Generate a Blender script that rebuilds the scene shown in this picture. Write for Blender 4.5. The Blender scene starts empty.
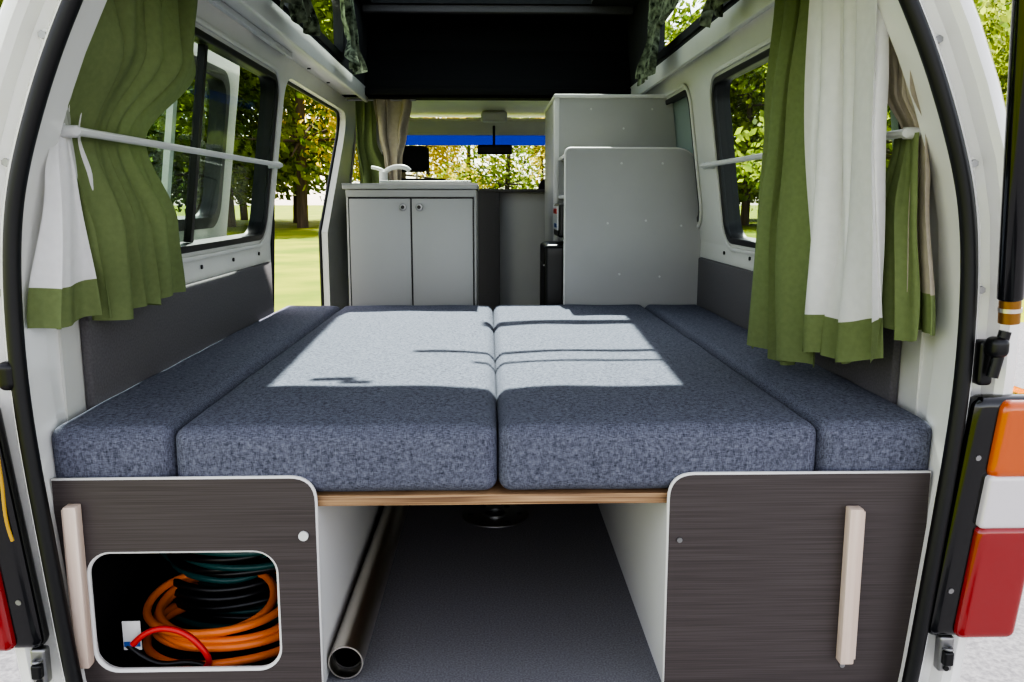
import bpy, bmesh, math, random
from mathutils import Vector, Matrix
random.seed(7)
S = bpy.context.scene
COL = S.collection

# ------------------------------------------------------------------ materials
def lin(c):
    return tuple(((v/255.0)/12.92 if v/255.0 <= .04045 else ((v/255.0+.055)/1.055)**2.4) for v in c)

def mat(name, rgb, rough=.5, metal=0.0, var=.0, vscale=(8,8,8), bump=0.0, bscale=200, spec=.5, rgb2=None, coat=0.0, transl=0.0):
    m = bpy.data.materials.new(name); m.use_nodes = True
    nt = m.node_tree; N = nt.nodes; L = nt.links
    b = N['Principled BSDF']; out = N['Material Output']
    c = lin(rgb)
    b.inputs['Base Color'].default_value = (*c, 1)
    b.inputs['Roughness'].default_value = rough
    b.inputs['Metallic'].default_value = metal
    b.inputs['Specular IOR Level'].default_value = spec
    b.inputs['Coat Weight'].default_value = coat
    tc = N.new('ShaderNodeTexCoord')
    if var > 0 or rgb2:
        mp = N.new('ShaderNodeMapping'); mp.inputs['Scale'].default_value = vscale
        L.new(tc.outputs['Object'], mp.inputs['Vector'])
        n = N.new('ShaderNodeTexNoise'); n.inputs['Scale'].default_value = 1.0; n.inputs['Detail'].default_value = 5
        L.new(mp.outputs[0], n.inputs['Vector'])
        r = N.new('ShaderNodeValToRGB')
        r.color_ramp.elements[0].position = .35; r.color_ramp.elements[1].position = .65
        if rgb2:
            c2 = lin(rgb2)
            r.color_ramp.elements[0].color = (*c, 1); r.color_ramp.elements[1].color = (*c2, 1)
        else:
            r.color_ramp.elements[0].color = (*[v*(1-var) for v in c], 1)
            r.color_ramp.elements[1].color = (*[min(1, v*(1+var)) for v in c], 1)
        L.new(n.outputs['Fac'], r.inputs['Fac']); L.new(r.outputs[0], b.inputs['Base Color'])
    if bump > 0:
        n2 = N.new('ShaderNodeTexNoise'); n2.inputs['Scale'].default_value = bscale; n2.inputs['Detail'].default_value = 3
        L.new(tc.outputs['Object'], n2.inputs['Vector'])
        bp = N.new('ShaderNodeBump'); bp.inputs['Strength'].default_value = bump; bp.inputs['Distance'].default_value = .002
        L.new(n2.outputs['Fac'], bp.inputs['Height']); L.new(bp.outputs[0], b.inputs['Normal'])
    if transl > 0:
        t = N.new('ShaderNodeBsdfTranslucent'); t.inputs['Color'].default_value = (*c, 1)
        if b.inputs['Base Color'].links:
            L.new(b.inputs['Base Color'].links[0].from_socket, t.inputs['Color'])
        mx = N.new('ShaderNodeMixShader'); mx.inputs[0].default_value = transl
        L.new(b.outputs[0], mx.inputs[1]); L.new(t.outputs[0], mx.inputs[2]); L.new(mx.outputs[0], out.inputs['Surface'])
    return m

def glassmat(name, tint=(.9,.95,.93), refl=.08):
    m = bpy.data.materials.new(name); m.use_nodes = True
    nt = m.node_tree; N = nt.nodes; L = nt.links
    N.remove(N['Principled BSDF']); out = N['Material Output']
    t = N.new('ShaderNodeBsdfTransparent'); t.inputs[0].default_value = (*tint, 1)
    g = N.new('ShaderNodeBsdfGlossy'); g.inputs['Roughness'].default_value = .02
    mx = N.new('ShaderNodeMixShader'); mx.inputs[0].default_value = refl
    L.new(t.outputs[0], mx.inputs[1]); L.new(g.outputs[0], mx.inputs[2]); L.new(mx.outputs[0], out.inputs['Surface'])
    return m

def fabric_mat():
    m = bpy.data.materials.new('woven_melange_fabric'); m.use_nodes = True
    nt = m.node_tree; N = nt.nodes; L = nt.links; b = N['Principled BSDF']
    tc = N.new('ShaderNodeTexCoord'); outs = []
    for sc in ((1100,130,130),(130,1100,130),(130,130,1100)):
        mp = N.new('ShaderNodeMapping'); mp.inputs['Scale'].default_value = sc
        L.new(tc.outputs['Object'], mp.inputs['Vector'])
        n = N.new('ShaderNodeTexNoise'); n.inputs['Scale'].default_value = 1; n.inputs['Detail'].default_value = 2
        L.new(mp.outputs[0], n.inputs['Vector']); outs.append(n.outputs['Fac'])
    a = N.new('ShaderNodeMath'); a.operation = 'ADD'; L.new(outs[0], a.inputs[0]); L.new(outs[1], a.inputs[1])
    a2 = N.new('ShaderNodeMath'); a2.operation = 'ADD'; L.new(a.outputs[0], a2.inputs[0]); L.new(outs[2], a2.inputs[1])
    a3 = N.new('ShaderNodeMath'); a3.operation = 'DIVIDE'; L.new(a2.outputs[0], a3.inputs[0]); a3.inputs[1].default_value = 3
    r = N.new('ShaderNodeValToRGB'); r.color_ramp.elements[0].position = .36; r.color_ramp.elements[1].position = .64
    r.color_ramp.elements[0].color = (*lin((54,56,68)),1); r.color_ramp.elements[1].color = (*lin((122,124,139)),1)
    L.new(a3.outputs[0], r.inputs['Fac']); L.new(r.outputs[0], b.inputs['Base Color'])
    b.inputs['Roughness'].default_value = .95; b.inputs['Specular IOR Level'].default_value = .15
    bp = N.new('ShaderNodeBump'); bp.inputs['Strength'].default_value = .5; bp.inputs['Distance'].default_value = .001
    L.new(a3.outputs[0], bp.inputs['Height']); L.new(bp.outputs[0], b.inputs['Normal'])
    return m

M = {}
M['fabric'] = fabric_mat()
M['paint_in'] = mat('interior_cream_paint', (208,207,201), .4, var=.05, vscale=(3,3,3))
M['paint_out'] = mat('exterior_white_paint', (226,225,221), .22, coat=.5, var=.03, vscale=(2,2,2))
M['rubber'] = mat('black_rubber', (20,20,22), .45)
M['blackmat'] = mat('black_liner', (16,16,18), .85, bump=.3)
M['liner'] = mat('dark_headliner', (44,44,46), .95, bump=.4, var=.15, vscale=(30,30,30))
M['greypanel'] = mat('grey_carpet_panel', (94,91,93), .95, var=.12, vscale=(200,200,200), bump=.4)
M['darkwood'] = mat('dark_woodgrain_laminate', (62,54,53), .5, rgb2=(79,71,70), vscale=(4,4,500))
M['white_lam'] = mat('white_laminate', (205,205,203), .4)
M['grey_lam'] = mat('light_grey_laminate', (172,171,170), .45, var=.02, vscale=(5,5,5))
M['cab_lam'] = mat('pale_cabinet_laminate', (176,174,172), .42)
M['edge'] = mat('pale_edge_trim', (215,213,210), .4)
M['ply'] = mat('plywood_edge', (186,152,114), .6, rgb2=(104,76,54), vscale=(4,4,420))
M['palewood'] = mat('pale_pine', (214,196,182), .55, rgb2=(196,174,158), vscale=(60,60,3))
M['vinyl'] = mat('dark_grey_vinyl', (98,98,103), .6, rgb2=(128,128,134), vscale=(260,260,260), bump=.15)
M['chrome'] = mat('steel_tube_metal', (222,216,206), .3, metal=1.0)
M['steel'] = mat('brushed_steel', (150,150,150), .4, metal=1.0)
M['green'] = mat('olive_green_cloth', (124,136,94), .95, var=.05, vscale=(90,90,90), spec=.1, transl=.22)
M['dkgreen'] = mat('dark_leaf_cloth', (44,52,40), .95, rgb2=(150,158,136), vscale=(40,40,40), spec=.1, transl=.2)
M['lining'] = mat('white_lining_cloth', (232,230,229), .95, var=.02, vscale=(60,60,60), spec=.1, transl=.25)
M['beige'] = mat('beige_cloth', (176,166,152), .95, var=.05, vscale=(60,60,60), spec=.1, transl=.15)
M['glass'] = glassmat('window_glass', (.84,.90,.87), .05)
M['bluetint'] = mat('blue_sunstrip_film', (40,84,170), .4, transl=.7)
M['frost'] = mat('frosted_pane', (150,162,156), .6, transl=.4)
M['orange'] = mat('orange_hose_rubber', (222,118,52), .4)
M['teal'] = mat('teal_hose_rubber', (28,84,82), .4)
M['red'] = mat('red_cable', (190,34,30), .4)
M['black'] = mat('black_plastic', (16,16,18), .35)
M['blackgloss'] = mat('black_gloss', (10,10,12), .15, coat=.5)
M['orangelens'] = mat('amber_lens', (206,98,38), .15, coat=1, transl=.15)
M['redlens'] = mat('red_lens', (150,26,26), .15, coat=1, transl=.1)
M['clearlens'] = mat('clear_lens', (206,200,202), .15, coat=1)
M['brass'] = mat('bronze_collar', (150,110,60), .35, metal=.8)
M['yellow'] = mat('yellow_cable', (190,150,50), .5)
M['asphalt'] = mat('asphalt', (66,66,70), .9, rgb2=(92,92,95), vscale=(60,60,60), bump=.4)
M['bark'] = mat('bark', (84,70,56), .9, var=.3, vscale=(6,6,1))
M['grass'] = mat('grass', (80,98,14), .95, rgb2=(114,120,28), vscale=(.5,.5,.5), spec=.1)
M['seat'] = mat('dark_seat_cloth', (38,38,42), .9)
M['labelred'] = mat('label_red', (180,40,36), .5)
M['labelblue'] = mat('label_blue', (40,80,150), .5)

def leafmat(name, a, b):
    return mat(name, a, .6, rgb2=b, vscale=(.8,.8,.8), transl=.6, spec=.2)
M['leafg'] = leafmat('leaf_green', (82,106,36), (162,172,70))
M['leafy'] = leafmat('leaf_autumn_yellow', (176,158,62), (226,200,90))
M['leafd'] = leafmat('leaf_dark_green', (56,76,38), (114,134,62))

# ------------------------------------------------------------------ mesh helpers
def link(o):
    COL.objects.link(o); return o

def setmat(o, m):
    o.data.materials.clear()
    o.data.materials.append(m if not isinstance(m, str) else M[m])
    return o

def smooth(o, ang=40):
    for p in o.data.polygons: p.use_smooth = True
    try:
        o.data.set_sharp_from_angle(angle=math.radians(ang))
    except Exception: pass
    return o

def box(name, x0,x1,y0,y1,z0,z1, m, bev=.003, seg=2):
    me = bpy.data.meshes.new(name); bm = bmesh.new()
    bmesh.ops.create_cube(bm, size=1)
    for v in bm.verts:
        v.co = Vector(((x0+x1)/2+v.co.x*(x1-x0), (y0+y1)/2+v.co.y*(y1-y0), (z0+z1)/2+v.co.z*(z1-z0)))
    if bev > 0:
        bmesh.ops.bevel(bm, geom=bm.edges[:], offset=min(bev, .45*min(x1-x0,y1-y0,z1-z0)), segments=seg, profile=.5, affect='EDGES')
    bm.to_mesh(me); bm.free()
    o = link(bpy.data.objects.new(name, me)); setmat(o, m); smooth(o); return o

def rbox(name, x0,x1,y0,y1,z0,z1, r, m, bulge=0.0, fbulge=0.0, n=14, wr=0.0, seed=0):
    lo = (x0,y0,z0); hi = (x1,y1,z1)
    axs = []
    for a in range(3):
        l, h = lo[a], hi[a]; rr = min(r, (h-l)*.49)
        e = [0,.25,.5,.75,1.0]
        k = n if (h-l) > 4*rr else 2
        c = [l+rr*t for t in e] + [l+rr+(h-l-2*rr)*i/k for i in range(1,k)] + [h-rr*t for t in reversed(e)]
        axs.append((c, rr))
    nx, ny, nz = [len(a[0]) for a in axs]
    rng = random.Random(seed); ph = [rng.uniform(0,6.28) for _ in range(6)]
    vid = {}; verts = []
    def V(i,j,k):
        if (i,j,k) in vid: return vid[(i,j,k)]
        p = [axs[0][0][i], axs[1][0][j], axs[2][0][k]]
        c = [min(max(p[a], lo[a]+axs[a][1]), hi[a]-axs[a][1]) for a in range(3)]
        d = Vector([p[a]-c[a] for a in range(3)])
        if d.length > 0:
            rr = min(a[1] for a in axs); d = d.normalized()*rr
        q = Vector(c)+d
        u = 2*(p[0]-x0)/(x1-x0)-1; v = 2*(p[1]-y0)/(y1-y0)-1; w = 2*(p[2]-z0)/(z1-z0)-1
        if bulge: 
            q.z += (1 if w > 0 else -.0)*bulge*(1-u**4)*(1-v**8)*max(0, abs(w)-.2)
        if fbulge:
            q.y += (-1 if v < 0 else 1)*fbulge*(1-u**4)*(1-w*w)*(abs(v)**6)
            q.x += (-1 if u < 0 else 1)*fbulge*.4*(1-v**4)*(1-w*w)*(abs(u)**6)
        if wr:
            q.z += wr*math.sin(p[0]*23+ph[0]+3*math.sin(p[1]*5+ph[1]))*math.sin(p[1]*17+ph[2]) * (1 if w>0 else 0)
            q.y += wr*math.sin(p[0]*31+ph[3])*(abs(v)**8)
        verts.append(q); vid[(i,j,k)] = len(verts)-1
        return vid[(i,j,k)]
    F = []
    for i in range(nx-1):
        for j in range(ny-1):
            F.append((V(i,j,0),V(i,j+1,0),V(i+1,j+1,0),V(i+1,j,0)))
            F.append((V(i,j,nz-1),V(i+1,j,nz-1),V(i+1,j+1,nz-1),V(i,j+1,nz-1)))
    for i in range(nx-1):
        for k in range(nz-1):
            F.append((V(i,0,k),V(i+1,0,k),V(i+1,0,k+1),V(i,0,k+1)))
            F.append((V(i,ny-1,k),V(i,ny-1,k+1),V(i+1,ny-1,k+1),V(i+1,ny-1,k)))
    for j in range(ny-1):
        for k in range(nz-1):
            F.append((V(0,j,k),V(0,j,k+1),V(0,j+1,k+1),V(0,j+1,k)))
            F.append((V(nx-1,j,k),V(nx-1,j+1,k),V(nx-1,j+1,k+1),V(nx-1,j,k+1)))
    me = bpy.data.meshes.new(name); me.from_pydata([tuple(v) for v in verts], [], F); me.update()
    o = link(bpy.data.objects.new(name, me)); setmat(o, m)
    for p in me.polygons: p.use_smooth = True
    return o

def cyl(name, p0, p1, r0, m, r1=None, seg=32, bev=0.0, hollow=0.0):
    p0 = Vector(p0); p1 = Vector(p1); r1 = r0 if r1 is None else r1
    d = p1-p0; L_ = d.length; q = d.to_track_quat('Z','Y').to_matrix().to_4x4()
    me = bpy.data.meshes.new(name); bm = bmesh.new()
    if hollow > 0:
        prof = [(r0-hollow,0),(r0,0),(r1,L_),(r1-hollow,L_)]
        rings = []
        for (r,z) in prof:
            rings.append([bm.verts.new((r*math.cos(2*math.pi*i/seg), r*math.sin(2*math.pi*i/seg), z)) for i in range(seg)])
        for a in range(4):
            A = rings[a]; B = rings[(a+1)%4]
            for i in range(seg):
                bm.faces.new((A[i],A[(i+1)%seg],B[(i+1)%seg],B[i]))
        bmesh.ops.recalc_face_normals(bm, faces=bm.faces)
    else:
        bmesh.ops.create_cone(bm, cap_ends=True, segments=seg, radius1=r0, radius2=r1, depth=L_, matrix=Matrix.Translation((0,0,L_/2)))
        if bev > 0:
            es = [e for e in bm.edges if any(len(f.verts) > 4 for f in e.link_faces)]
            bmesh.ops.bevel(bm, geom=es, offset=bev, segments=3, profile=.5, affect='EDGES')
    bm.transform(Matrix.Translation(p0) @ q)
    bm.to_mesh(me); bm.free()
    o = link(bpy.data.objects.new(name, me)); setmat(o, m); smooth(o); return o

def to_mesh(o, name, m):
    dg = bpy.context.evaluated_depsgraph_get(); dg.update()
    me = bpy.data.meshes.new_from_object(o.evaluated_get(dg))
    mw = o.matrix_world.copy(); cu = o.data
    bpy.data.objects.remove(o); bpy.data.curves.remove(cu)
    me.name = name; me.transform(mw)
    n = link(bpy.data.objects.new(name, me)); setmat(n, m); return n

def tube(name, pts, r, m, cyc=False, smoothc=True, res=6):
    cu = bpy.data.curves.new(name, 'CURVE'); cu.dimensions = '3D'; cu.bevel_depth = r; cu.bevel_resolution = 4
    cu.use_fill_caps = True; cu.resolution_u = res
    sp = cu.splines.new('NURBS' if smoothc else 'POLY'); sp.points.add(len(pts)-1)
    for i, p in enumerate(pts): sp.points[i].co = (*p, 1)
    if smoothc: sp.order_u = 4; sp.use_endpoint_u = not cyc
    sp.use_cyclic_u = cyc
    o = link(bpy.data.objects.new(name, cu)); bpy.context.view_layer.update()
    o = to_mesh(o, name, m)
    for p in o.data.polygons: p.use_smooth = True
    return o

def rrect(x0,x1,y0,y1,r,seg=8):
    pts = []
    for (cx,cy,a0) in ((x1-r,y1-r,0),(x0+r,y1-r,90),(x0+r,y0+r,180),(x1-r,y0+r,270)):
        for i in range(seg+1):
            a = math.radians(a0+90*i/seg); pts.append((cx+r*math.cos(a), cy+r*math.sin(a)))
    return pts

def rpoly(pts, rs, seg=8):
    """polygon with rounded corners; rs radius per vertex"""
    out = []; n = len(pts)
    for i in range(n):
        p = Vector(pts[i]); a = Vector(pts[i-1]); b = Vector(pts[(i+1)%n]); r = rs[i] if isinstance(rs,(list,tuple)) else rs
        if r <= 0: out.append(tuple(p)); continue
        u = (a-p).normalized(); w = (b-p).normalized()
        ang = math.acos(max(-1,min(1,u.dot(w)))); t = r/math.tan(ang/2)
        t = min(t, .48*(a-p).length, .48*(b-p).length)
        A = p+u*t; B = p+w*t
        for k in range(seg+1):
            s = k/seg
            q = A*(1-s)**2 + p*2*s*(1-s) + B*s*s
            out.append((q.x,q.y))
    return out

def plate(name, outer, holes, th0, th1, u, v, org, m, bev=0.0):
    """flat plate in the (u,v) plane through org; occupies th0..th1 along n=u x v"""
    cu = bpy.data.curves.new(name, 'CURVE'); cu.dimensions = '2D'; cu.fill_mode = 'BOTH'
    cu.extrude = max(1e-4, abs(th1-th0)/2-bev); cu.bevel_depth = bev; cu.bevel_resolution = 1
    if bev: cu.offset = -bev
    for loop in [outer]+list(holes):
        sp = cu.splines.new('POLY'); sp.points.add(len(loop)-1)
        for i, p in enumerate(loop): sp.points[i].co = (p[0], p[1], 0, 1)
        sp.use_cyclic_u = True
    o = link(bpy.data.objects.new(name, cu))
    u = Vector(u).normalized(); v = Vector(v).normalized(); n = u.cross(v)
    org = Vector(org)+n*(th0+th1)/2
    o.matrix_world = Matrix(((u.x,v.x,n.x,org.x),(u.y,v.y,n.y,org.y),(u.z,v.z,n.z,org.z),(0,0,0,1)))
    bpy.context.view_layer.update()
    return smooth(to_mesh(o, name, m), 30)

def group(name, parts):
    e = bpy.data.objects.new(name, None); COL.objects.link(e); e.empty_display_size = .1
    for p in parts:
        p.parent = e
    return e

def join(name, objs):
    bpy.ops.object.select_all(action='DESELECT')
    for o in objs: o.select_set(True)
    bpy.context.view_layer.objects.active = objs[0]
    bpy.ops.object.join()
    o = bpy.context.view_layer.objects.active
    o.name = name; o.data.name = name; o.select_set(False)
    return o

def mesh(name, verts, faces, m, sm=True):
    me = bpy.data.meshes.new(name); me.from_pydata(verts, [], faces); me.update()
    o = link(bpy.data.objects.new(name, me)); setmat(o, m)
    if sm: smooth(o, 50)
    return o

# ------------------------------------------------------------------ van shell
LEAN = .136
def wx(z): return .82 if z <= .76 else .82-LEAN*(z-.76)
vl = math.sqrt(1+LEAN**2)
def vv(z): return (z-.76)*vl
UL = dict(u=(0,1,0), v=(LEAN,0,1), org=(-.82,0,.76))
UR = dict(u=(0,1,0), v=(-LEAN,0,1), org=(.82,0,.76))
T = .045
winL = rrect(.15,1.57,vv(.79),vv(1.335),.07)
winL_cab = rrect(3.35,4.05,vv(.95),vv(1.36),.07)
winR = rrect(.15,1.47,vv(.78),vv(1.315),.07)
winR2 = rrect(1.80,2.85,vv(.84),vv(1.33),.07)
winR_cab = rrect(3.25,4.05,vv(.95),vv(1.36),.07)
Ztop = 1.46
dtop, dbot = 3.05, 2.80
outerL = [(.10,0)] + rpoly([(1.68,0),(1.68,vv(1.36)),(dtop,vv(1.36)),(dbot,0)], [0,.10,.12,0]) + [(4.25,0),(4.25,vv(Ztop)),(.10,vv(Ztop))]
wl = [plate('wl_upper', outerL, [winL, winL_cab], -T, 0, m=M['paint_in'], **UL),
      box('wl_low', -.82-T,-.82,.10,1.68,-.30,.76, 'paint_in', 0),
      box('wl_low2', -.82-T,-.82,dbot,4.25,-.30,.76, 'paint_in', 0)]
wall_left = join('wall_left', wl)
outerR = [(.10,0),(4.25,0),(4.25,vv(Ztop)),(.10,vv(Ztop))]
wr_ = [plate('wr_upper', outerR, [winR, winR2, winR_cab], 0, T, m=M['paint_in'], **UR),
       box('wr_low', .82,.82+T,.10,4.25,-.30,.76, 'paint_in', 0)]
wall_right = join('wall_right', wr_)

# windows : rubber seal + pane + sliding frame
def inset(y0,y1,z0,z1,d,r): return rrect(y0+d,y1-d,vv(z0)+d,vv(z1)-d,r)
def window(name, side, y0,y1,z0,z1, pane='glass', div=True):
    B = UL if side < 0 else UR
    s = -1 if side < 0 else 1
    th = lambda a,b: (s*a, s*b) if s > 0 else (-b, -a)
    parts = []
    a,b = th(-.006,.008)
    parts.append(plate('rubber_seal', inset(y0,y1,z0,z1,-.008,.078), [inset(y0,y1,z0,z1,.012,.055)], a,b, m=M['rubber'], bev=.003, **B))
    a,b = th(-.010,.0)
    parts.append(plate('pressed_flange', inset(y0,y1,z0,z1,-.032,.10), [inset(y0,y1,z0,z1,-.018,.09)], a,b, m=M['paint_in'], bev=.004, **B))
    a,b = th(.006,T+.008)
    parts.append(plate('reveal', inset(y0,y1,z0,z1,.001,.069), [inset(y0,y1,z0,z1,.008,.064)], a,b, m=M['rubber'], **B))
    a,b = th(.030,.035)
    parts.append(plate('pane', inset(y0,y1,z0,z1,.005,.066), [], a,b, m=M[pane], **B))
    if div:
        ym = y0+(y1-y0)*.52
        a,b = th(.022,.042)
        parts.append(plate('slider_stile', rrect(ym-.011,ym+.011,vv(z0)+.01,vv(z1)-.01,.004), [], a,b, m=M['black'], **B))
    return group(name, parts)
window('window_1', -1, .15,1.57,.79,1.335)
window('window_2', 1, .15,1.47,.78,1.315)
window('window_3', 1, 1.80,2.85,.84,1.33, pane='frost', div=False)
window('window_4', -1, 3.35,4.05,.95,1.36, div=False)
window('window_5', 1, 3.25,4.05,.95,1.36, div=False)

# side-door jamb trim
def jamb():
    pts = rpoly([(1.68,-.9),(1.68,vv(1.36)),(dtop,vv(1.36)),(dbot,0),(dbot,-.9)], [0,.10,.12,.1,0])
    p3 = []
    for (y,v) in pts:
        z = .76+v/vl; x = -wx(max(z,.0))
        p3.append((x-.038, y, z))
    return tube('trim_1', p3, .008, M['rubber'], smoothc=False)
jamb()

# rear opening: pillars + lintel swept along the tailgate seal line
half = [(.750,-.30),(.752,-.10),(.770,.04),(.785,.20),(.799,.353),(.812,.50),(.818,.62),(.816,.76),(.805,.88),(.785,.97),(.745,1.083),(.708,1.17),(.668,1.25),(.625,1.33),(.56,1.40),(.45,1.43),(.25,1.44),(0,1.445)]
cont = [(-x,z) for (x,z) in half] + [(x,z) for (x,z) in reversed(half[:-1])]
def normal(i):
    a = Vector(cont[max(0,i-1)]); b = Vector(cont[min(len(cont)-1,i+1)]); t = (b-a).normalized()
    return Vector((-t.y, t.x))
def sweep():
    rings = []
    for i,(x,z) in enumerate(cont):
        n = normal(i); s = -1 if x < 0 else 1
        side = abs(x) > .6 or z < 1.3
        if side:
            i0 = (s*wx(z), .16, z); o0 = (s*(wx(z)+T+.002), .30, z)
        else:
            i0 = (x, .05, 1.46); o0 = (x, .16, 1.53)
        ring = [i0, (x+n.x*.012, .055, z+n.y*.012)]
        for (d,y) in ((0,.045),(0.0,-.045),(.008,-.056),(.018,-.056),(.024,-.048),(.030,-.02),(.044,-.012),(.058,-.02),(.066,-.045),(.078,-.054),(.10,-.045),(.118,-.02),(.126,.02)):
            ring.append((x+n.x*d, y, z+n.y*d))
        ring.append(o0); rings.append(ring)
    vs = [p for r in rings for p in r]; k = len(rings[0]); fs = []
    for i in range(len(rings)-1):
        for j in range(k-1):
            fs.append((i*k+j, i*k+j+1, (i+1)*k+j+1, (i+1)*k+j))
    o = mesh('rear_body_surround', vs, fs, M['paint_out'])
    bm = bmesh.new(); bm.from_mesh(o.data); bmesh.ops.recalc_face_normals(bm, faces=bm.faces); bm.to_mesh(o.data); bm.free()
    return smooth(o, 35)
sweep()
tube('tailgate_weatherstrip', [(x*1.0, -.058, z) for (x,z) in cont], .0138, M['rubber'])
bolts = []
for i,(x,z) in enumerate(cont):
    if i in (7,9,11, len(cont)-8, len(cont)-10, len(cont)-12):
        n = normal(i); bx, bz = x+n.x*.044, z+n.y*.044
        bolts.append(cyl('bolt',(bx,-.012,bz),(bx,-.020,bz),.007,'steel',seg=6))
        bolts.append(cyl('washer',(bx,-.011,bz),(bx,-.014,bz),.011,'paint_out',seg=20))
join('body_bolts', bolts)

# floor, ceiling, ledges, high-top
floor = join('floor', [box('f', -.82,.82,-.045,4.3,-.03,0, 'vinyl', 0)])
box('rear_bumper', -.90,.90,-.16,.02,-.34,-.06, 'paint_out', .02)
HX = .62; HR = .69
ceil_parts = [
  box('ledge_l', -.76,-HX+.0,.02,2.9,1.425,1.46, 'paint_in', .010),
  box('ledge_r', HR,.76,.02,2.9,1.425,1.46, 'paint_in', .010),
  box('lip_l', -HX-.012,-HX+.006,.02,2.9,1.40,1.47, 'paint_in', .006),
  box('lip_r', HR-.006,HR+.012,.02,2.9,1.40,1.47, 'paint_in', .006),
  box('cabroof', -.76,.76,2.88,4.25,1.455,1.49, 'paint_in', .004),
]
join('ceiling', ceil_parts)
# hightop
hw = rrect(.95,2.2,1.50,1.74,.05)
sun_opening = [(-.560,2.72),(.475,2.72),(.400,1.22),(-.495,1.24)]  # unseen roof opening, added and shaped to throw the sun patch on the bed
hp = []
hp.append(plate('hightop_side_l', [(0,1.46),(2.98,1.46),(2.98,1.86),(0,1.86)], [hw], -.03,0, (0,1,0),(0,0,1),(-HX,0,0), M['liner']))
hp.append(plate('hightop_side_r', [(0,1.46),(2.98,1.46),(2.98,1.86),(0,1.86)], [hw], 0,.03, (0,1,0),(0,0,1),(HR,0,0), M['liner']))
hp.append(plate('hightop_roof', [(-.65,-.02),(.72,-.02),(.72,3.0),(-.65,3.0)], [sun_opening], 0,.035, (1,0,0),(0,1,0),(0,0,1.835), M['liner']))
hp.append(box('hightop_rear', -.65,.72,-.02,.015,1.45,1.86, 'liner', 0))
hp.append(mesh('bulkhead', [(-.66,2.80,1.425),(.73,2.80,1.425),(.73,2.83,1.50),(-.66,2.83,1.50),(-.66,2.95,1.66),(.73,2.95,1.66),(-.66,2.98,1.85),(.73,2.98,1.85),(-.66,3.02,1.425),(.73,3.02,1.425)],
   [(0,1,2,3),(3,2,5,4),(4,5,7,6),(0,8,9,1)], M['blackmat'], False))
hp.append(box('front_header', -.76,.76,2.79,2.90,1.425,1.46, 'blackmat', .008))
hp.append(box('overhead_crossbar', -.61,.68,2.74,2.78,1.80,1.834, 'greypanel', .006))
group('high_top_roof', hp)
hb = [plate('frame', [(-.60,2.76),(.52,2.76),(.44,1.19),(-.535,1.20)], [sun_opening], .035,.06, (1,0,0),(0,1,0),(0,0,1.835), M['black']),
      box('shadow_bar_1', -.22,.46,1.655,1.680,1.84,1.855,'black',.002),  # bars added only to cast shadow lines across the sun patch
      box('shadow_bar_2', -.06,.42,1.52,1.535,1.84,1.855,'black',.002),
      box('shadow_bar_3', -.04,.46,2.16,2.25,1.84,1.855,'black',.002),
      box('shadow_block', -.42,-.32,1.30,1.325,1.84,1.855,'black',.002),  # small pieces added to cast a shadow in the patch's near corner
      box('shadow_block_arm', -.35,-.28,1.27,1.29,1.84,1.855,'black',.002),
      box('pane', -.58,.50,1.2,2.75,1.896,1.900,'glass',0)]
group('added_sun_hatch', hb)  # added out of view to let the sun onto the bed
for (x,n) in ((-HX-.012,'window_6'),(HR+.012,'window_7')):
    group(n, [plate('seal', rrect(.935,2.215,1.485,1.755,.06), [rrect(.965,2.185,1.515,1.725,.045)], -.02,.02,(0,1,0),(0,0,1),(x,0,0),M['rubber']),
              plate('pane', rrect(.95,2.2,1.5,1.74,.05), [], -.002,.002,(0,1,0),(0,0,1),(x,0,0),M['glass'])])

# grey lower wall panels
def greyp(name, s, y0, y1):
    o = box(name, min(s*.80,s*.819), max(s*.80,s*.819), y0, y1, .40,.70, 'greypanel', .006); return o
greyp('trim_2', -1, .17,1.60); greyp('trim_3', 1, .17,1.80)
sc = []
for s in (-1,1):
    for y in (.3,.6,.9,1.2,1.5):
        sc.append(cyl('screw', (s*.819,y,.735),(s*.815,y,.735),.006,'black',seg=12))
    for y in (.35,.75,1.15,1.55,1.95,2.35):
        sc.append(cyl('screw', (s*.71,y,1.426),(s*.71,y,1.421),.007,'black',seg=12))
join('trim_screws', sc)

# cab
u = Vector((1,0,0)); v = Vector((0,-.58,.52))
ws_o = rpoly([(-.80,0),(.80,0),(.70,.80),(-.70,.80)], .10)
ws_i = rpoly([(-.74,.05),(.74,.05),(.645,.74),(-.645,.74)], .09)
parts = [plate('frame', rpoly([(-.93,-.1),(.93,-.1),(.78,.86),(-.78,.86)],.02), [ws_i], 0,.03, u,v,(0,4.72,.86), M['paint_in']),
         plate('seal', rpoly([(-.76,.03),(.76,.03),(.665,.76),(-.665,.76)],.10), [ws_i], .0,-.012, u,v,(0,4.72,.86), M['rubber']),
         plate('pane', ws_o, [], .012,.016, u,v,(0,4.72,.86), M['glass']),
         plate('tint_band', rpoly([(-.68,.63),(.68,.63),(.645,.735),(-.645,.735)],.03), [], .004,.006, u,v,(0,4.72,.86), M['bluetint'])]
group('windscreen', parts)
box('front_bodywork', -.93,.93,4.70,4.95,-.3,.78,'paint_out',.05)
rbox('dashboard', -.78,.78,4.02,4.68,.45,.89,.05,'blackmat')
group('rear_view_mirror', [rbox('glass_housing', -.105+.02,.115+.02,4.00,4.03,1.205,1.265,.012,'black'),
      cyl('stem',(.02,4.02,1.26),(.02,4.10,1.40),.008,'black',seg=12)])
rbox('cab_dome_lamp', -.06,.10,3.80,3.90,1.39,1.452,.02,'white_lam')
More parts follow.
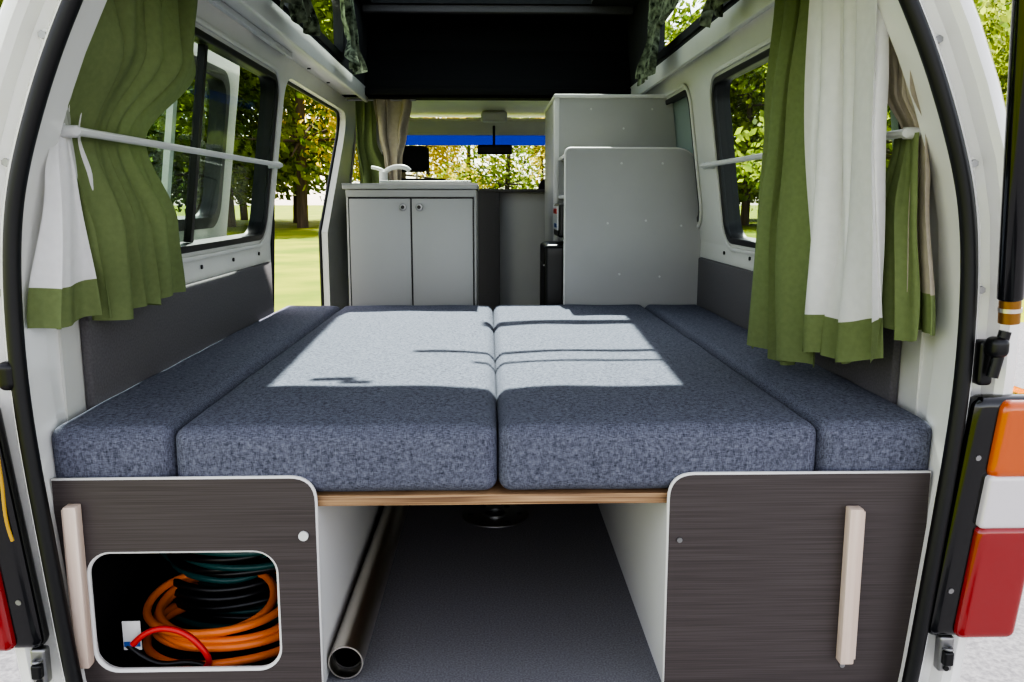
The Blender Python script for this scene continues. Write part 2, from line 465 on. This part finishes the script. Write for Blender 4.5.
def seat(xc):
    ps = [rbox('seat_base', xc-.26,xc+.26,3.42,3.95,.30,.52,.06,'seat',bulge=.02),
          rbox('backrest', xc-.25,xc+.25,3.34,3.48,.50,1.04,.05,'seat',fbulge=.02),
          rbox('headrest', xc-.13,xc+.13,3.35,3.45,1.075,1.22,.04,'seat'),
          cyl('post_1',(xc-.06,3.40,1.02),(xc-.06,3.40,1.10),.007,'chrome',seg=12),
          cyl('post_2',(xc+.06,3.40,1.02),(xc+.06,3.40,1.10),.007,'chrome',seg=12),
          box('pedestal', xc-.2,xc+.2,3.45,3.9,0,.31,'black',.01)]
    return group('cab_seat', ps)
seat(-.48); seat(.52)
group('cab_partition', [box('panel', .03,.78,3.20,3.225,0,.965,'grey_lam',.004),
      box('door', -.10,.045,3.15,3.17,0,.965,'greypanel',.004), box('top_trim', -.10,.78,3.14,3.23,.962,.978,'greypanel',.004),
      box('side_panel', -.78,-.10,3.20,3.225,0,.93,'greypanel',.004)])

# ------------------------------------------------------------------ bed
bed = []
for (a,b,i) in ((-.815,-.590,1),(-.588,-.001,2),(.001,.592,3),(.594,.815,4)):
    y0 = -.004 if i in (2,3) else .004
    c = rbox('cushion_%d'%i, a,b, y0,1.82, .387,.514, .025, 'fabric', bulge=.010, fbulge=.007, n=26, wr=.0014, seed=i)
    bed.append(c)
bed.append(box('bed_board', -.806,.806,.002,1.82,.364,.384,'ply',.001))
group('bed', bed)

# storage boxes under the bed
def panel(name, xo, xi, cut):
    s = 1 if xi > xo else -1
    lo, hi = min(xo,xi), max(xo,xi)
    if xi > xo: rs = [0,0,.045,0]
    else: rs = [0,0,0,.045]
    pts = rpoly([(lo,-.03),(hi,-.03),(hi,.424),(lo,.424)], rs)
    holes = [cut] if cut else []
    ps = [plate('front_panel', pts, holes, 0.002,.018, (1,0,0),(0,0,1),(0,-.0,0), M['darkwood'])]
    e = [(x,-.009,z) for (x,z) in pts]
    ps.append(tube('edge_trim', [(p[0],-.012,p[2]) for p in e], .0045, M['edge'], cyc=True, smoothc=False))
    ps.append(plate('backing', rpoly([(lo+.003,-.03),(hi-.003,-.03),(hi-.003,.420),(lo+.003,.420)], [r*.95 for r in rs]), holes, -.0006,.001, (1,0,0),(0,0,1),(0,0,0), M['edge']))
    if cut: ps.append(tube('cutout_trim', [(x,-.012,z) for (x,z) in cut], .0055, M['edge'], cyc=True, smoothc=False))
    xs = xi - s*.016
    ps.append(box('inner_side', min(xs,xi), max(xs,xi), .001,1.80, 0,.363,'white_lam',.001))
    return ps
cut = rrect(-.752,-.404,.050,.288,.045)
pl = panel('l', -.800,-.333, cut)
pl += [box('handle', -.774,-.750,-.042,-.018,.072,.382,'palewood',.003),
       box('handle_strip', -.781,-.774,-.032,-.018,.078,.374,'palewood',.001),
       cyl('cap',(-.355,-.0185,.316),(-.355,-.023,.316),.009,'white_lam',seg=20),
       box('back', -.80,-.35,.60,.615,0,.36,'blackmat',.001),
       box('dark_sheet_inner', -.358,-.350,.003,.60,0.001,.36,'blackmat',.001),  # black sheets added here and below; inner shade put into their colour
       box('dark_sheet_outer', -.808,-.80,.003,.60,0.001,.36,'blackmat',.001),
       box('dark_sheet_base', -.80,-.35,.003,.60,0.001,.006,'blackmat',.001)]
group('storage_box', pl)
pr = panel('r', .796,.315, None)
pr += [box('handle', .641,.667,-.042,-.018,.058,.364,'palewood',.003),
       box('handle_strip', .667,.674,-.032,-.018,.063,.356,'palewood',.001),
       cyl('screw_1',(.335,-.0185,.30),(.335,-.021,.30),.005,'steel',seg=16),
       cyl('screw_2',(.655,-.0185,.045),(.655,-.021,.045),.005,'steel',seg=16)]
group('storage_box', pr)

# hoses: loose loops wandering round the box
def coil(name, c, rx, ry, turns, r, m, seed, rise=.01, tilt=.3, jit=.02, zj=.004):
    rng = random.Random(seed); pts = []
    n = int(turns*10)
    T_ = int(turns)+2
    ox = [rng.uniform(-jit,jit) for _ in range(T_)]; oy = [rng.uniform(-jit,jit) for _ in range(T_)]
    rr = [rng.uniform(-jit,jit) for _ in range(T_)]; tl = [rng.uniform(.4,1.6) for _ in range(T_)]
    for i in range(n):
        a = 2*math.pi*i/10; t = i/10
        k = int(t); f = t-k
        L_ = lambda A: A[k]*(1-f)+A[k+1]*f
        z = c[2]+rise*t+tilt*L_(tl)*ry*(math.sin(a)+1)
        pts.append((c[0]+L_(ox)+(rx+L_(rr))*math.cos(a), c[1]+L_(oy)+(ry+L_(rr)*.6)*math.sin(a), z+rng.uniform(-zj,zj)))
    return tube(name, pts, r, m, res=5)
coil('orange_hose', (-.560,.175,.02), .150,.115, 6.3, .0085, M['orange'], 3, rise=.010, tilt=.16, jit=.030, zj=.006)
coil('teal_hose', (-.58,.36,.02), .165,.13, 13, .0075, M['teal'], 5, rise=.0165, tilt=.22, jit=.038, zj=.010)
coil('black_hose', (-.58,.34,.020), .160,.12, 11, .009, M['black'], 8, rise=.0185, tilt=.2, jit=.035, zj=.010)
tube('jumper_cable', [(-.70,.03,.08),(-.67,.03,.115),(-.61,.03,.115),(-.57,.025,.08),(-.55,.03,.04),(-.57,.04,.018),(-.66,.05,.018)], .006, M['red'])
tube('power_cord', [(-.72,.05,.07),(-.69,.04,.05),(-.65,.03,.03),(-.60,.035,.045),(-.55,.04,.02),(-.5,.05,.018),(-.45,.05,.018)], .006, M['black'])
lab = group('hose_label', [box('tag', -.725,-.690,.045,.048,.06,.12,'white_lam',.001), box('stripe', -.723,-.692,.0435,.045,.068,.078,'labelblue',.0)])

# metal table leg on the floor
group('table_leg_tube', [cyl('tube',(-.296,.03,.036),(-.288,.98,.036),.034,'chrome',hollow=.003,seg=48),
      cyl('inner_collar',(-.296,.06,.036),(-.296,.07,.036),.0305,'black',hollow=.004,seg=40)])
pts = [cyl('flange',(0.0,.94,0.0005),(0.0,.94,.006),.098,'steel',bev=.002,seg=48), cyl('socket',(0,.94,.006),(0,.94,.012),.036,'steel',hollow=.006,seg=32),
       cyl('hole',(0,.94,.006),(0,.94,.007),.030,'black',seg=32)]
for i in range(6):
    a = i*math.pi/3
    pts.append(cyl('hole_%d'%i,(.072*math.cos(a),.94+.072*math.sin(a),.006),(.072*math.cos(a),.94+.072*math.sin(a),.0075),.009,'black',seg=12))
g = group('table_base_socket', pts); g.location = (0,-.05,0)

# ------------------------------------------------------------------ kitchen cabinet (left)
kx0,kx1,ky = -.578,-.065,1.92
kp = [box('carcass', kx0,kx1,ky,2.55,0,.960,'cab_lam',.003),
      box('door_left', kx0+.014,(kx0+kx1)/2-.003,ky-.018,ky-.001,.20,.925,'cab_lam',.003),
      box('door_right', (kx0+kx1)/2+.003,kx1-.014,ky-.018,ky-.001,.20,.925,'cab_lam',.003),
      box('frame_rail', kx0,kx1,ky-.010,ky-.002,.932,.960,'cab_lam',.002),
      box('shadow_gap', kx0+.008,kx1-.008,ky-.003,ky+.0,.19,.932,'black',.0),
      box('benchtop', kx0-.012,kx1+.006,ky-.022,2.58,.962,.984,'cab_lam',.004),
      box('bench_edge', kx0-.013,kx1+.007,ky-.024,ky-.022,.978,.985,'steel',.0),
      box('sink_rim', kx0+.13,kx1-.02,ky+.03,2.35,.984,.996,'steel',.003)]
for x in ((kx0+kx1)/2-.032,(kx0+kx1)/2+.032):
    kp.append(cyl('knob_ring',(x,ky-.018,.892),(x,ky-.024,.892),.015,'steel',seg=24,bev=.002))
    kp.append(cyl('knob',(x,ky-.024,.892),(x,ky-.027,.892),.007,'black',seg=24))
group('kitchen_cabinet', kp)
tp = group('sink_tap', [cyl('base',(-.47,2.10,.978),(-.47,2.10,1.03),.018,'white_lam',bev=.004),
      tube('spout',[(-.47,2.10,1.02),(-.45,2.09,1.04),(-.41,2.08,1.05),(-.37,2.07,1.045),(-.36,2.07,1.03)],.010,M['white_lam']),
      tube('lever',[(-.47,2.10,1.03),(-.485,2.10,1.04),(-.52,2.11,1.045)],.007,M['white_lam'])]); tp.location=(.02,0,.008)

# ------------------------------------------------------------------ cupboard (right)
cp = []
pp = rpoly([(.285,.05),(.812,.05),(.818,.62),(.822,.76),(.79,1.115),(.285,1.115)], [0,0,.0,.0,.09,.02])
cp.append(plate('end_panel', pp, [], 0,.018,(1,0,0),(0,0,1),(0,1.868,0),M['grey_lam']))
cp.append(tube('panel_edge', [(x,1.859,z) for (x,z) in pp], .007, M['edge'], cyc=True, smoothc=False))
pp2 = rpoly([(.275,.60),(.80,.60),(.80,1.05),(.765,1.345),(.275,1.345)], [0,0,0,.03,.0])
cp.append(plate('tall_panel', pp2, [], 0,.018,(1,0,0),(0,0,1),(0,2.22,0),M['grey_lam']))
cp += [box('tall_side', .268,.284,2.222,2.85,0,1.35,'grey_lam',.002),
       box('tall_top', .262,.750,2.19,2.86,1.345,1.360,'edge',.004),
       box('tall_edge', .264,.286,2.20,2.222,.60,1.345,'edge',.003),
       box('back', .74,.80,1.87,2.85,0,1.10,'grey_lam',.002),
       box('low_top', .285,.80,1.87,2.22,1.085,1.10,'edge',.003),
       box('shelf_upper', .285,.80,1.87,2.22,.925,.94,'edge',.002),
       box('shelf_lower', .285,.80,1.87,2.22,.755,.77,'edge',.002)]
scr = []
for (x,z) in ((.50,1.06),(.66,1.06),(.45,.83),(.60,.84),(.74,.82),(.50,.63),(.66,.62)):
    scr.append(cyl('screwcap',(x,1.850,z),(x,1.847,z),.0045,'white_lam',seg=14,bev=.001))
for (x,z) in ((.42,1.30),(.56,1.22),(.68,1.30)):
    scr.append(cyl('screwcap',(x,2.202,z),(x,2.199,z),.0045,'white_lam',seg=14,bev=.001))
cp.append(join('screw_caps', scr))
group('storage_cupboard', cp)
group('portable_fridge', [rbox('body', .205,.72,1.90,2.18,.30,.745,.02,'black'), box('lid_line',.203,.21,1.91,2.17,.66,.664,'steel',.0)])
group('shelf_appliance', [rbox('body', .262,.60,1.90,2.16,.771,.905,.012,'black'), box('white_front',.258,.262,1.91,2.15,.80,.895,'white_lam',0),box('red_label',.2565,.2585,1.95,2.10,.865,.885,'labelred',0),
      box('blue_label',.2565,.2585,1.95,2.06,.81,.825,'labelblue',0)])
group('storage_tin', [cyl('body',(.36,2.0,.941),(.36,2.0,1.03),.05,'black'), cyl('lid',(.36,2.0,1.03),(.36,2.0,1.04),.052,'steel')])

# ------------------------------------------------------------------ curtains
def interp(rows, z):
    for i in range(len(rows)-1):
        z0, z1 = rows[i][0], rows[i+1][0]
        if z <= z0 and z >= z1:
            t = (z0-z)/(z0-z1); t = t*t*(3-2*t)
            return [rows[i][j]*(1-t)+rows[i+1][j]*t for j in range(1,6)]
    return list(rows[-1][1:6])
def sheet(name, rows, folds, m, nu=140, nv=60, seed=0, hem=None, hemm=None, dip=0.0, zskew=0.0):
    """rows: (z, xa, ya, xb, yb, amp) top to bottom"""
    rng = random.Random(seed); p = [rng.uniform(0,6.28) for _ in range(8)]
    zt, zb = rows[0][0], rows[-1][0]; vs = []; fs = []
    for j in range(nv+1):
        f = j/nv; z = zt+(zb-zt)*f
        xa,ya,xb,yb,amp = interp(rows, z)
        d = Vector((xb-xa, yb-ya)); L_ = max(d.length,1e-4); n = Vector((-d.y,d.x))/L_
        for i in range(nu+1):
            u_ = i/nu; uu = u_ + .05*math.sin(6.28*u_*1.3+p[0]+2.2*f) + .02*math.sin(6.28*u_*3.1+p[5]-3*f)
            am = .75+.45*math.sin(6.28*u_*1.6+p[6]+2*f)
            w = .66*am*math.sin(6.283*folds*uu+p[1]+1.2*math.sin(2.6*f+p[2])) + .30*math.sin(6.283*folds*1.7*uu+p[3]+2.5*f) + .25*math.sin(6.283*.9*u_+p[4]+2*f)+.03*math.sin(9*f+8*u_+p[7])
            q = Vector((xa,ya))+d*u_+n*amp*w
            side = d/L_*amp*.5*math.sin(6.283*folds*uu*1.0+p[2])
            zz = z + f*(dip*math.sin(6.283*folds*.5*u_+p[0]) + zskew*(u_-.5))
            vs.append((q.x+side.x, q.y+side.y, zz))
    for j in range(nv):
        for i in range(nu):
            a = j*(nu+1)+i; fs.append((a,a+1,a+nu+2,a+nu+1))
    me = bpy.data.meshes.new(name); me.from_pydata(vs,[],fs); me.update()
    o = link(bpy.data.objects.new(name, me)); me.materials.append(m)
    if hem is not None:
        me.materials.append(hemm)
        for k, pl_ in enumerate(me.polygons):
            if (k//nu)/nv >= 1-hem: pl_.material_index = 1
    for pl_ in me.polygons: pl_.use_smooth = True
    return o

cL = [sheet('green_face', [(1.41,-.690,-.01,-.69,.62,.022),(1.22,-.700,.03,-.69,.56,.032),(1.04,-.765,.09,-.762,.42,.007),(.86,-.745,.10,-.725,.46,.026),(.70,-.760,.14,-.740,.52,.030)], 5.2, M['green'], seed=4, zskew=.03, dip=.008),
      sheet('lining_face', [(1.30,-.72,.02,-.72,.12,.008),(1.12,-.755,.02,-.755,.12,.008),(1.04,-.770,.03,-.770,.13,.004),(.96,-.77,.0,-.765,.15,.012),(.70,-.785,-.035,-.765,.20,.022)], 2.3, M['lining'], seed=9, hem=.13, hemm=M['green'], dip=.006)]
group('window_curtain', cL)
cR = [sheet('green_face', [(1.415,.675,.32,.68,.60,.022),(1.1,.67,.32,.665,.64,.032),(.80,.665,.32,.655,.66,.034),(.555,.665,.29,.655,.67,.036)], 3.4, M['green'], seed=14, dip=.012, zskew=-.0),
      sheet('lining_face', [(1.415,.665,.015,.66,.30,.024),(1.1,.69,.03,.675,.33,.036),(.80,.705,.04,.68,.33,.038),(.60,.715,.05,.68,.35,.038)], 3.8, M['lining'], seed=22, hem=.115, hemm=M['green'], dip=.010, zskew=-.03),
      sheet('rear_lining', [(1.40,.675,-.0,.67,.10,.01),(1.12,.735,.02,.73,.12,.012),(1.04,.768,.03,.765,.12,.006),(.95,.77,.01,.76,.13,.014),(.68,.785,-.02,.765,.15,.022)], 3, M['beige'], seed=31, hem=.10, hemm=M['green']),
      sheet('rear_green', [(1.04,.758,.05,.755,.14,.006),(.90,.752,.03,.745,.17,.020),(.67,.76,.02,.75,.20,.026)], 2.4, M['green'], seed=35, dip=.01)]
group('window_curtain', cR)
for s in (-1,1):
    group('curtain_rod', [cyl('bar',(s*.742,.06,1.04),(s*.742,1.56,1.04),.008,'white_lam',seg=20),
       cyl('end_1',(s*.742,.07,1.04),(s*.780,.07,1.04),.011,'white_lam',seg=20),
       cyl('end_2',(s*.742,1.545,1.04),(s*.781,1.545,1.04),.012,'white_lam',seg=20)])
    box('curtain_track', min(s*.695,s*.71),max(s*.695,s*.71),.06,1.60,1.405,1.424,'white_lam',.003)
# high-top gathered curtains
for (xx,ya,yb,sd,zb,dx) in ((-HX,1.92,2.25,1,1.45,.02),(-HX,.85,1.32,2,1.43,.02),(HR,1.60,2.15,3,1.385,.055),(HR,.80,1.10,6,1.44,.02)):
    ym = (ya+yb)/2; s = -1 if xx < 0 else 1; a = abs(xx)-.05
    group('high_top_curtain', [sheet('cloth', [(1.80,s*(a+.015),ya,s*(a+.015),yb,.02),(1.62,s*(a+.005),ya+.04,s*(a+.005),yb-.04,.03),(1.54,s*(a-dx*.5),ym-.08,s*(a-dx*.5),ym+.08,.018),(zb,s*(a-dx),ym-.18,s*(a-dx),ym+.17,.03)], 4, M['dkgreen'], seed=sd, dip=.02)])
# cab curtain
group('cab_curtain', [sheet('green_face', [(1.42,-.70,2.98,-.58,2.98,.02),(1.22,-.70,2.98,-.59,2.98,.02),(1.0,-.68,2.96,-.50,2.96,.03)], 3, M['green'], seed=41),
   sheet('beige_face', [(1.42,-.60,2.94,-.41,2.96,.02),(1.25,-.58,2.94,-.44,2.96,.025),(1.12,-.55,2.94,-.46,2.95,.02),(1.0,-.53,2.94,-.47,2.95,.02)], 3, M['beige'], seed=42)])
cyl('cab_curtain_rod', (-.74,2.96,1.42),(-.38,2.96,1.42), .006,'steel',seg=12)

# ------------------------------------------------------------------ exterior details
def tail_lamp(s):
    def X(a,b): return (min(s*a,s*b), max(s*a,s*b))
    a,b = X(.818,.955); h = rbox('housing', a,b,-.074,-.03,.125,.580,.020,'blackgloss')
    a,b = X(.862,.972)
    p = [h, rbox('amber_lens', a,b,-.090,.06,.434,.574,.016,'orangelens'),
         rbox('clear_lens', a,b,-.0895,.06,.342,.440,.008,'clearlens'),
         rbox('red_lens', a,b,-.090,.06,.130,.348,.016,'redlens'),
         cyl('screw_1',(s*.842,-.076,.47),(s*.842,-.072,.47),.005,'steel',seg=16),
         cyl('screw_2',(s*.842,-.076,.22),(s*.842,-.072,.22),.005,'steel',seg=16)]
    for o in p:
        for vt in o.data.vertices: vt.co.x += s*(vt.co.z-.38)*.11 + (s*.022 if s < 0 else -.004)
    return group('tail_lamp', p)
tail_lamp(1); tail_lamp(-1)
group('gas_strut', [cyl('cylinder',(.862,-.10,.755),(.765,-.20,1.62),.0205,'blackgloss',bev=.003),
   cyl('collar',(.866,-.096,.715),(.862,-.10,.755),.017,'brass'),
   cyl('collar_ring',(.8645,-.0975,.734),(.864,-.098,.741),.019,'chrome'),
   cyl('end_joint',(.848,-.092,.62),(.862,-.095,.70),.010,'black'),
   rbox('ball_socket',.835,.868,-.11,-.075,.655,.69,.012,'black'),
   rbox('bracket',.835,.862,-.075,-.045,.60,.68,.008,'black'),
   box('label',.826,.846,-.142,-.138,.98,1.06,'white_lam',.0)])
for s in (-1,1):
    x = s*.828
    group('tailgate_catch', [rbox('plate', x-.014,x+.014,-.066,-.045,.055,.125,.006,'steel'),
       rbox('jaw', x-.009,x+.009,-.078,-.062,.072,.100,.004,'black'),
       tube('hook',[(x-.007,-.064,.104),(x-.007,-.082,.106),(x+.007,-.082,.106),(x+.007,-.064,.104)],.003,M['steel']),
       cyl('bolt',(x,-.066,.064),(x,-.07,.064),.005,'black',seg=12)])
tube('loose_cable', [(-.848,-.085,.57),(-.850,-.09,.50),(-.842,-.088,.44),(-.848,-.09,.38),(-.838,-.088,.34)], .003, M['yellow'])
rbox('rubber_grommet', -.848,-.818,-.075,-.045,.60,.65,.012,'black')

# open sliding door, parked along the outside of the left wall
dp = [plate('skin', rpoly([(.42,-.95),(1.60,-.95),(1.60,vv(1.38)),(.42,vv(1.38))],.06), [rrect(.55,1.47,vv(.82),vv(1.31),.08)], -.18,-.14, (0,1,0),(LEAN,0,1),(-.82,0,.76), M['paint_out']),
      plate('seal', rrect(.54,1.48,vv(.81),vv(1.32),.085), [rrect(.575,1.445,vv(.845),vv(1.285),.07)], -.185,-.13,(0,1,0),(LEAN,0,1),(-.82,0,.76),M['rubber']),
      plate('pane', rrect(.55,1.47,vv(.82),vv(1.31),.08), [], -.162,-.158,(0,1,0),(LEAN,0,1),(-.82,0,.76),M['glass']),
      plate('frame_bar', rrect(1.0,1.03,vv(.82),vv(1.31),.004), [], -.158,-.14,(0,1,0),(LEAN,0,1),(-.82,0,.76),M['paint_out'])]
group('door_1', dp)
# raised tailgate above the rear opening (out of the photograph)
tv = Vector((0,-1,.16))
group('tailgate', [plate('skin', rrect(-.80,.80,0,1.15,.08), [rrect(-.62,.62,.12,.60,.07)], -.02,.02,(1,0,0),tv,(0,-.05,1.60),M['paint_out']),
      plate('pane', rrect(-.63,.63,.11,.61,.07), [], -.003,.003,(1,0,0),tv,(0,-.05,1.60),M['glass'])])

# ------------------------------------------------------------------ outdoors
GZ = -.62
mesh('ground', [(-200,-60,GZ),(200,-60,GZ),(200,260,GZ),(-200,260,GZ)], [(0,1,2,3)], M['grass'], False)
mesh('road', [(-2.6,-40,GZ+.01),(30,-40,GZ+.01),(30,9,GZ+.01),(-2.6,9,GZ+.01)], [(0,1,2,3)], M['asphalt'], False)

def tree_mesh(seed, h, w, leafm, nl):
    rng = random.Random(seed); vs=[]; fs=[]; mi=[]
    def limb(p0,p1,r0,r1):
        p0=Vector(p0);p1=Vector(p1); d=(p1-p0).normalized(); a=d.orthogonal().normalized(); b=d.cross(a); k=7; base=len(vs)
        for (p,r) in ((p0,r0),(p1,r1)):
            for i in range(k):
                t=2*math.pi*i/k; vs.append(tuple(p+a*r*math.cos(t)+b*r*math.sin(t)))
        for i in range(k):
            fs.append((base+i,base+(i+1)%k,base+k+(i+1)%k,base+k+i)); mi.append(0)
    top = Vector((rng.uniform(-.5,.5),rng.uniform(-.5,.5),h*.85)); mid=Vector((rng.uniform(-.3,.3),rng.uniform(-.3,.3),h*.35))
    limb((0,0,0),mid,h*.018,h*.014); limb(mid,top,h*.014,h*.004)
    cl=[]
    for i in range(38):
        t = rng.uniform(.0,1); base = (mid*(1-t)+top*t) if t>.3 else Vector((0,0,h*.25))
        a = rng.uniform(0,6.28); rr = w*.5*(1.15-t*.7)*rng.uniform(.3,1)
        tip = base+Vector((math.cos(a)*rr, math.sin(a)*rr, rng.uniform(-.10,.12)*h))
        limb(base,tip,h*.005,h*.002); cl.append((tip, rng.uniform(.10,.18)*h))
    for i in range(nl):
        c,r = cl[rng.randrange(len(cl))]
        d = Vector((rng.gauss(0,1),rng.gauss(0,1),rng.gauss(0,1))).normalized()*r*rng.uniform(.3,1)**.5
        d.z *= .75; p = c+d
        if p.z < .3: p.z = .3+rng.uniform(0,1)
        n = Vector((rng.gauss(0,1),rng.gauss(0,1),rng.gauss(0,1)+.6)).normalized(); a = n.orthogonal().normalized(); b = n.cross(a)
        s = rng.uniform(.09,.19)*h/10; base=len(vs)
        for (x,y) in ((-1,0),(0,-.55),(1,0),(0,.55)): vs.append(tuple(p+a*x*s+b*y*s))
        fs.append((base,base+1,base+2,base+3)); mi.append(1)
    me = bpy.data.meshes.new('tree_mesh'); me.from_pydata(vs,[],fs); me.update()
    me.materials.append(M['bark']); me.materials.append(leafm)
    for p,i in zip(me.polygons,mi): p.material_index=i
    return me
TM = [tree_mesh(1,16,11,M['leafg'],7500), tree_mesh(2,18,12,M['leafd'],9000), tree_mesh(3,14,10,M['leafy'],4200), tree_mesh(4,12,11,M['leafg'],6000)]
rng = random.Random(11)
def put(me,x,y,s=1.0):
    o = bpy.data.objects.new('tree', me); COL.objects.link(o); o.location=(x,y,GZ-.02); o.rotation_euler=(0,0,rng.uniform(0,6.28)); o.scale=(s,s,s*rng.uniform(.9,1.15))
for row,(dist,n) in enumerate(((50,13),(60,16),(72,18))):
    for i in range(n):
        a0 = -38+80*i/(n-1)
        ang = math.radians(a0+rng.uniform(-2,2)); dd = dist+rng.uniform(-4,4)
        k = rng.choice([0,2,3,0,2] if row==0 else [0,1,2,3])
        if a0 < -10 and k == 2: k = 0 if i % 2 else 3
        sc_ = rng.uniform(.9,1.2)
        if abs(a0) < 9:
            if row == 1: continue
            k = 2 if row == 2 or i % 2 else 3; sc_ *= .8
        put(TM[k], dd*math.sin(ang), dd*math.cos(ang), sc_)
for (x,y,k,s) in ((11,24,0,.7),(14,32,0,.7),(17,20,3,.8),(-17,36,1,.6),(-24,34,0,.6),(25,26,2,.8),(22,14,2,.7)):
    put(TM[k],x,y,s)

# ------------------------------------------------------------------ light
sun = bpy.data.lights.new('sun','SUN'); sun.energy = 13; sun.angle = math.radians(.8); sun.color=(1,.96,.9)
so = bpy.data.objects.new('sun', sun); COL.objects.link(so)
el, az = math.radians(55), math.radians(0.2)
dv = Vector((math.sin(az)*math.cos(el), -math.cos(az)*math.cos(el), -math.sin(el)))
so.rotation_euler = dv.to_track_quat('-Z','Y').to_euler(); so.location=(0,0,20)
W = bpy.data.worlds.new('sky_world'); S.world = W; W.use_nodes = True
nt = W.node_tree; bg = nt.nodes['Background']
sky = nt.nodes.new('ShaderNodeTexSky'); sky.sky_type='NISHITA'; sky.sun_disc=False; sky.sun_elevation=el; sky.sun_rotation=math.radians(-4); sky.air_density=1.0; sky.dust_density=1.5; sky.ozone_density=1
hs = nt.nodes.new('ShaderNodeHueSaturation'); hs.inputs['Saturation'].default_value=.42
wt = nt.nodes.new('ShaderNodeMixRGB'); wt.blend_type='MULTIPLY'; wt.inputs[0].default_value=1; wt.inputs[2].default_value=(1.07,1.0,.965,1)
nt.links.new(sky.outputs[0], hs.inputs['Color']); nt.links.new(hs.outputs[0], wt.inputs[1]); nt.links.new(wt.outputs[0], bg.inputs['Color']); bg.inputs['Strength'].default_value=.36

S.view_settings.view_transform='AgX'
S.view_settings.look='AgX - High Contrast'
S.view_settings.exposure=.65

# ------------------------------------------------------------------ camera
cam = bpy.data.cameras.new('camera'); co = bpy.data.objects.new('camera', cam); COL.objects.link(co)
cam.sensor_width=36; cam.lens=850/1024*36; cam.clip_start=.05; cam.clip_end=600
co.location=(-.015,-1.5,.92); co.rotation_euler=(math.radians(90-9.42),0,math.radians(-1.55))
S.camera = co
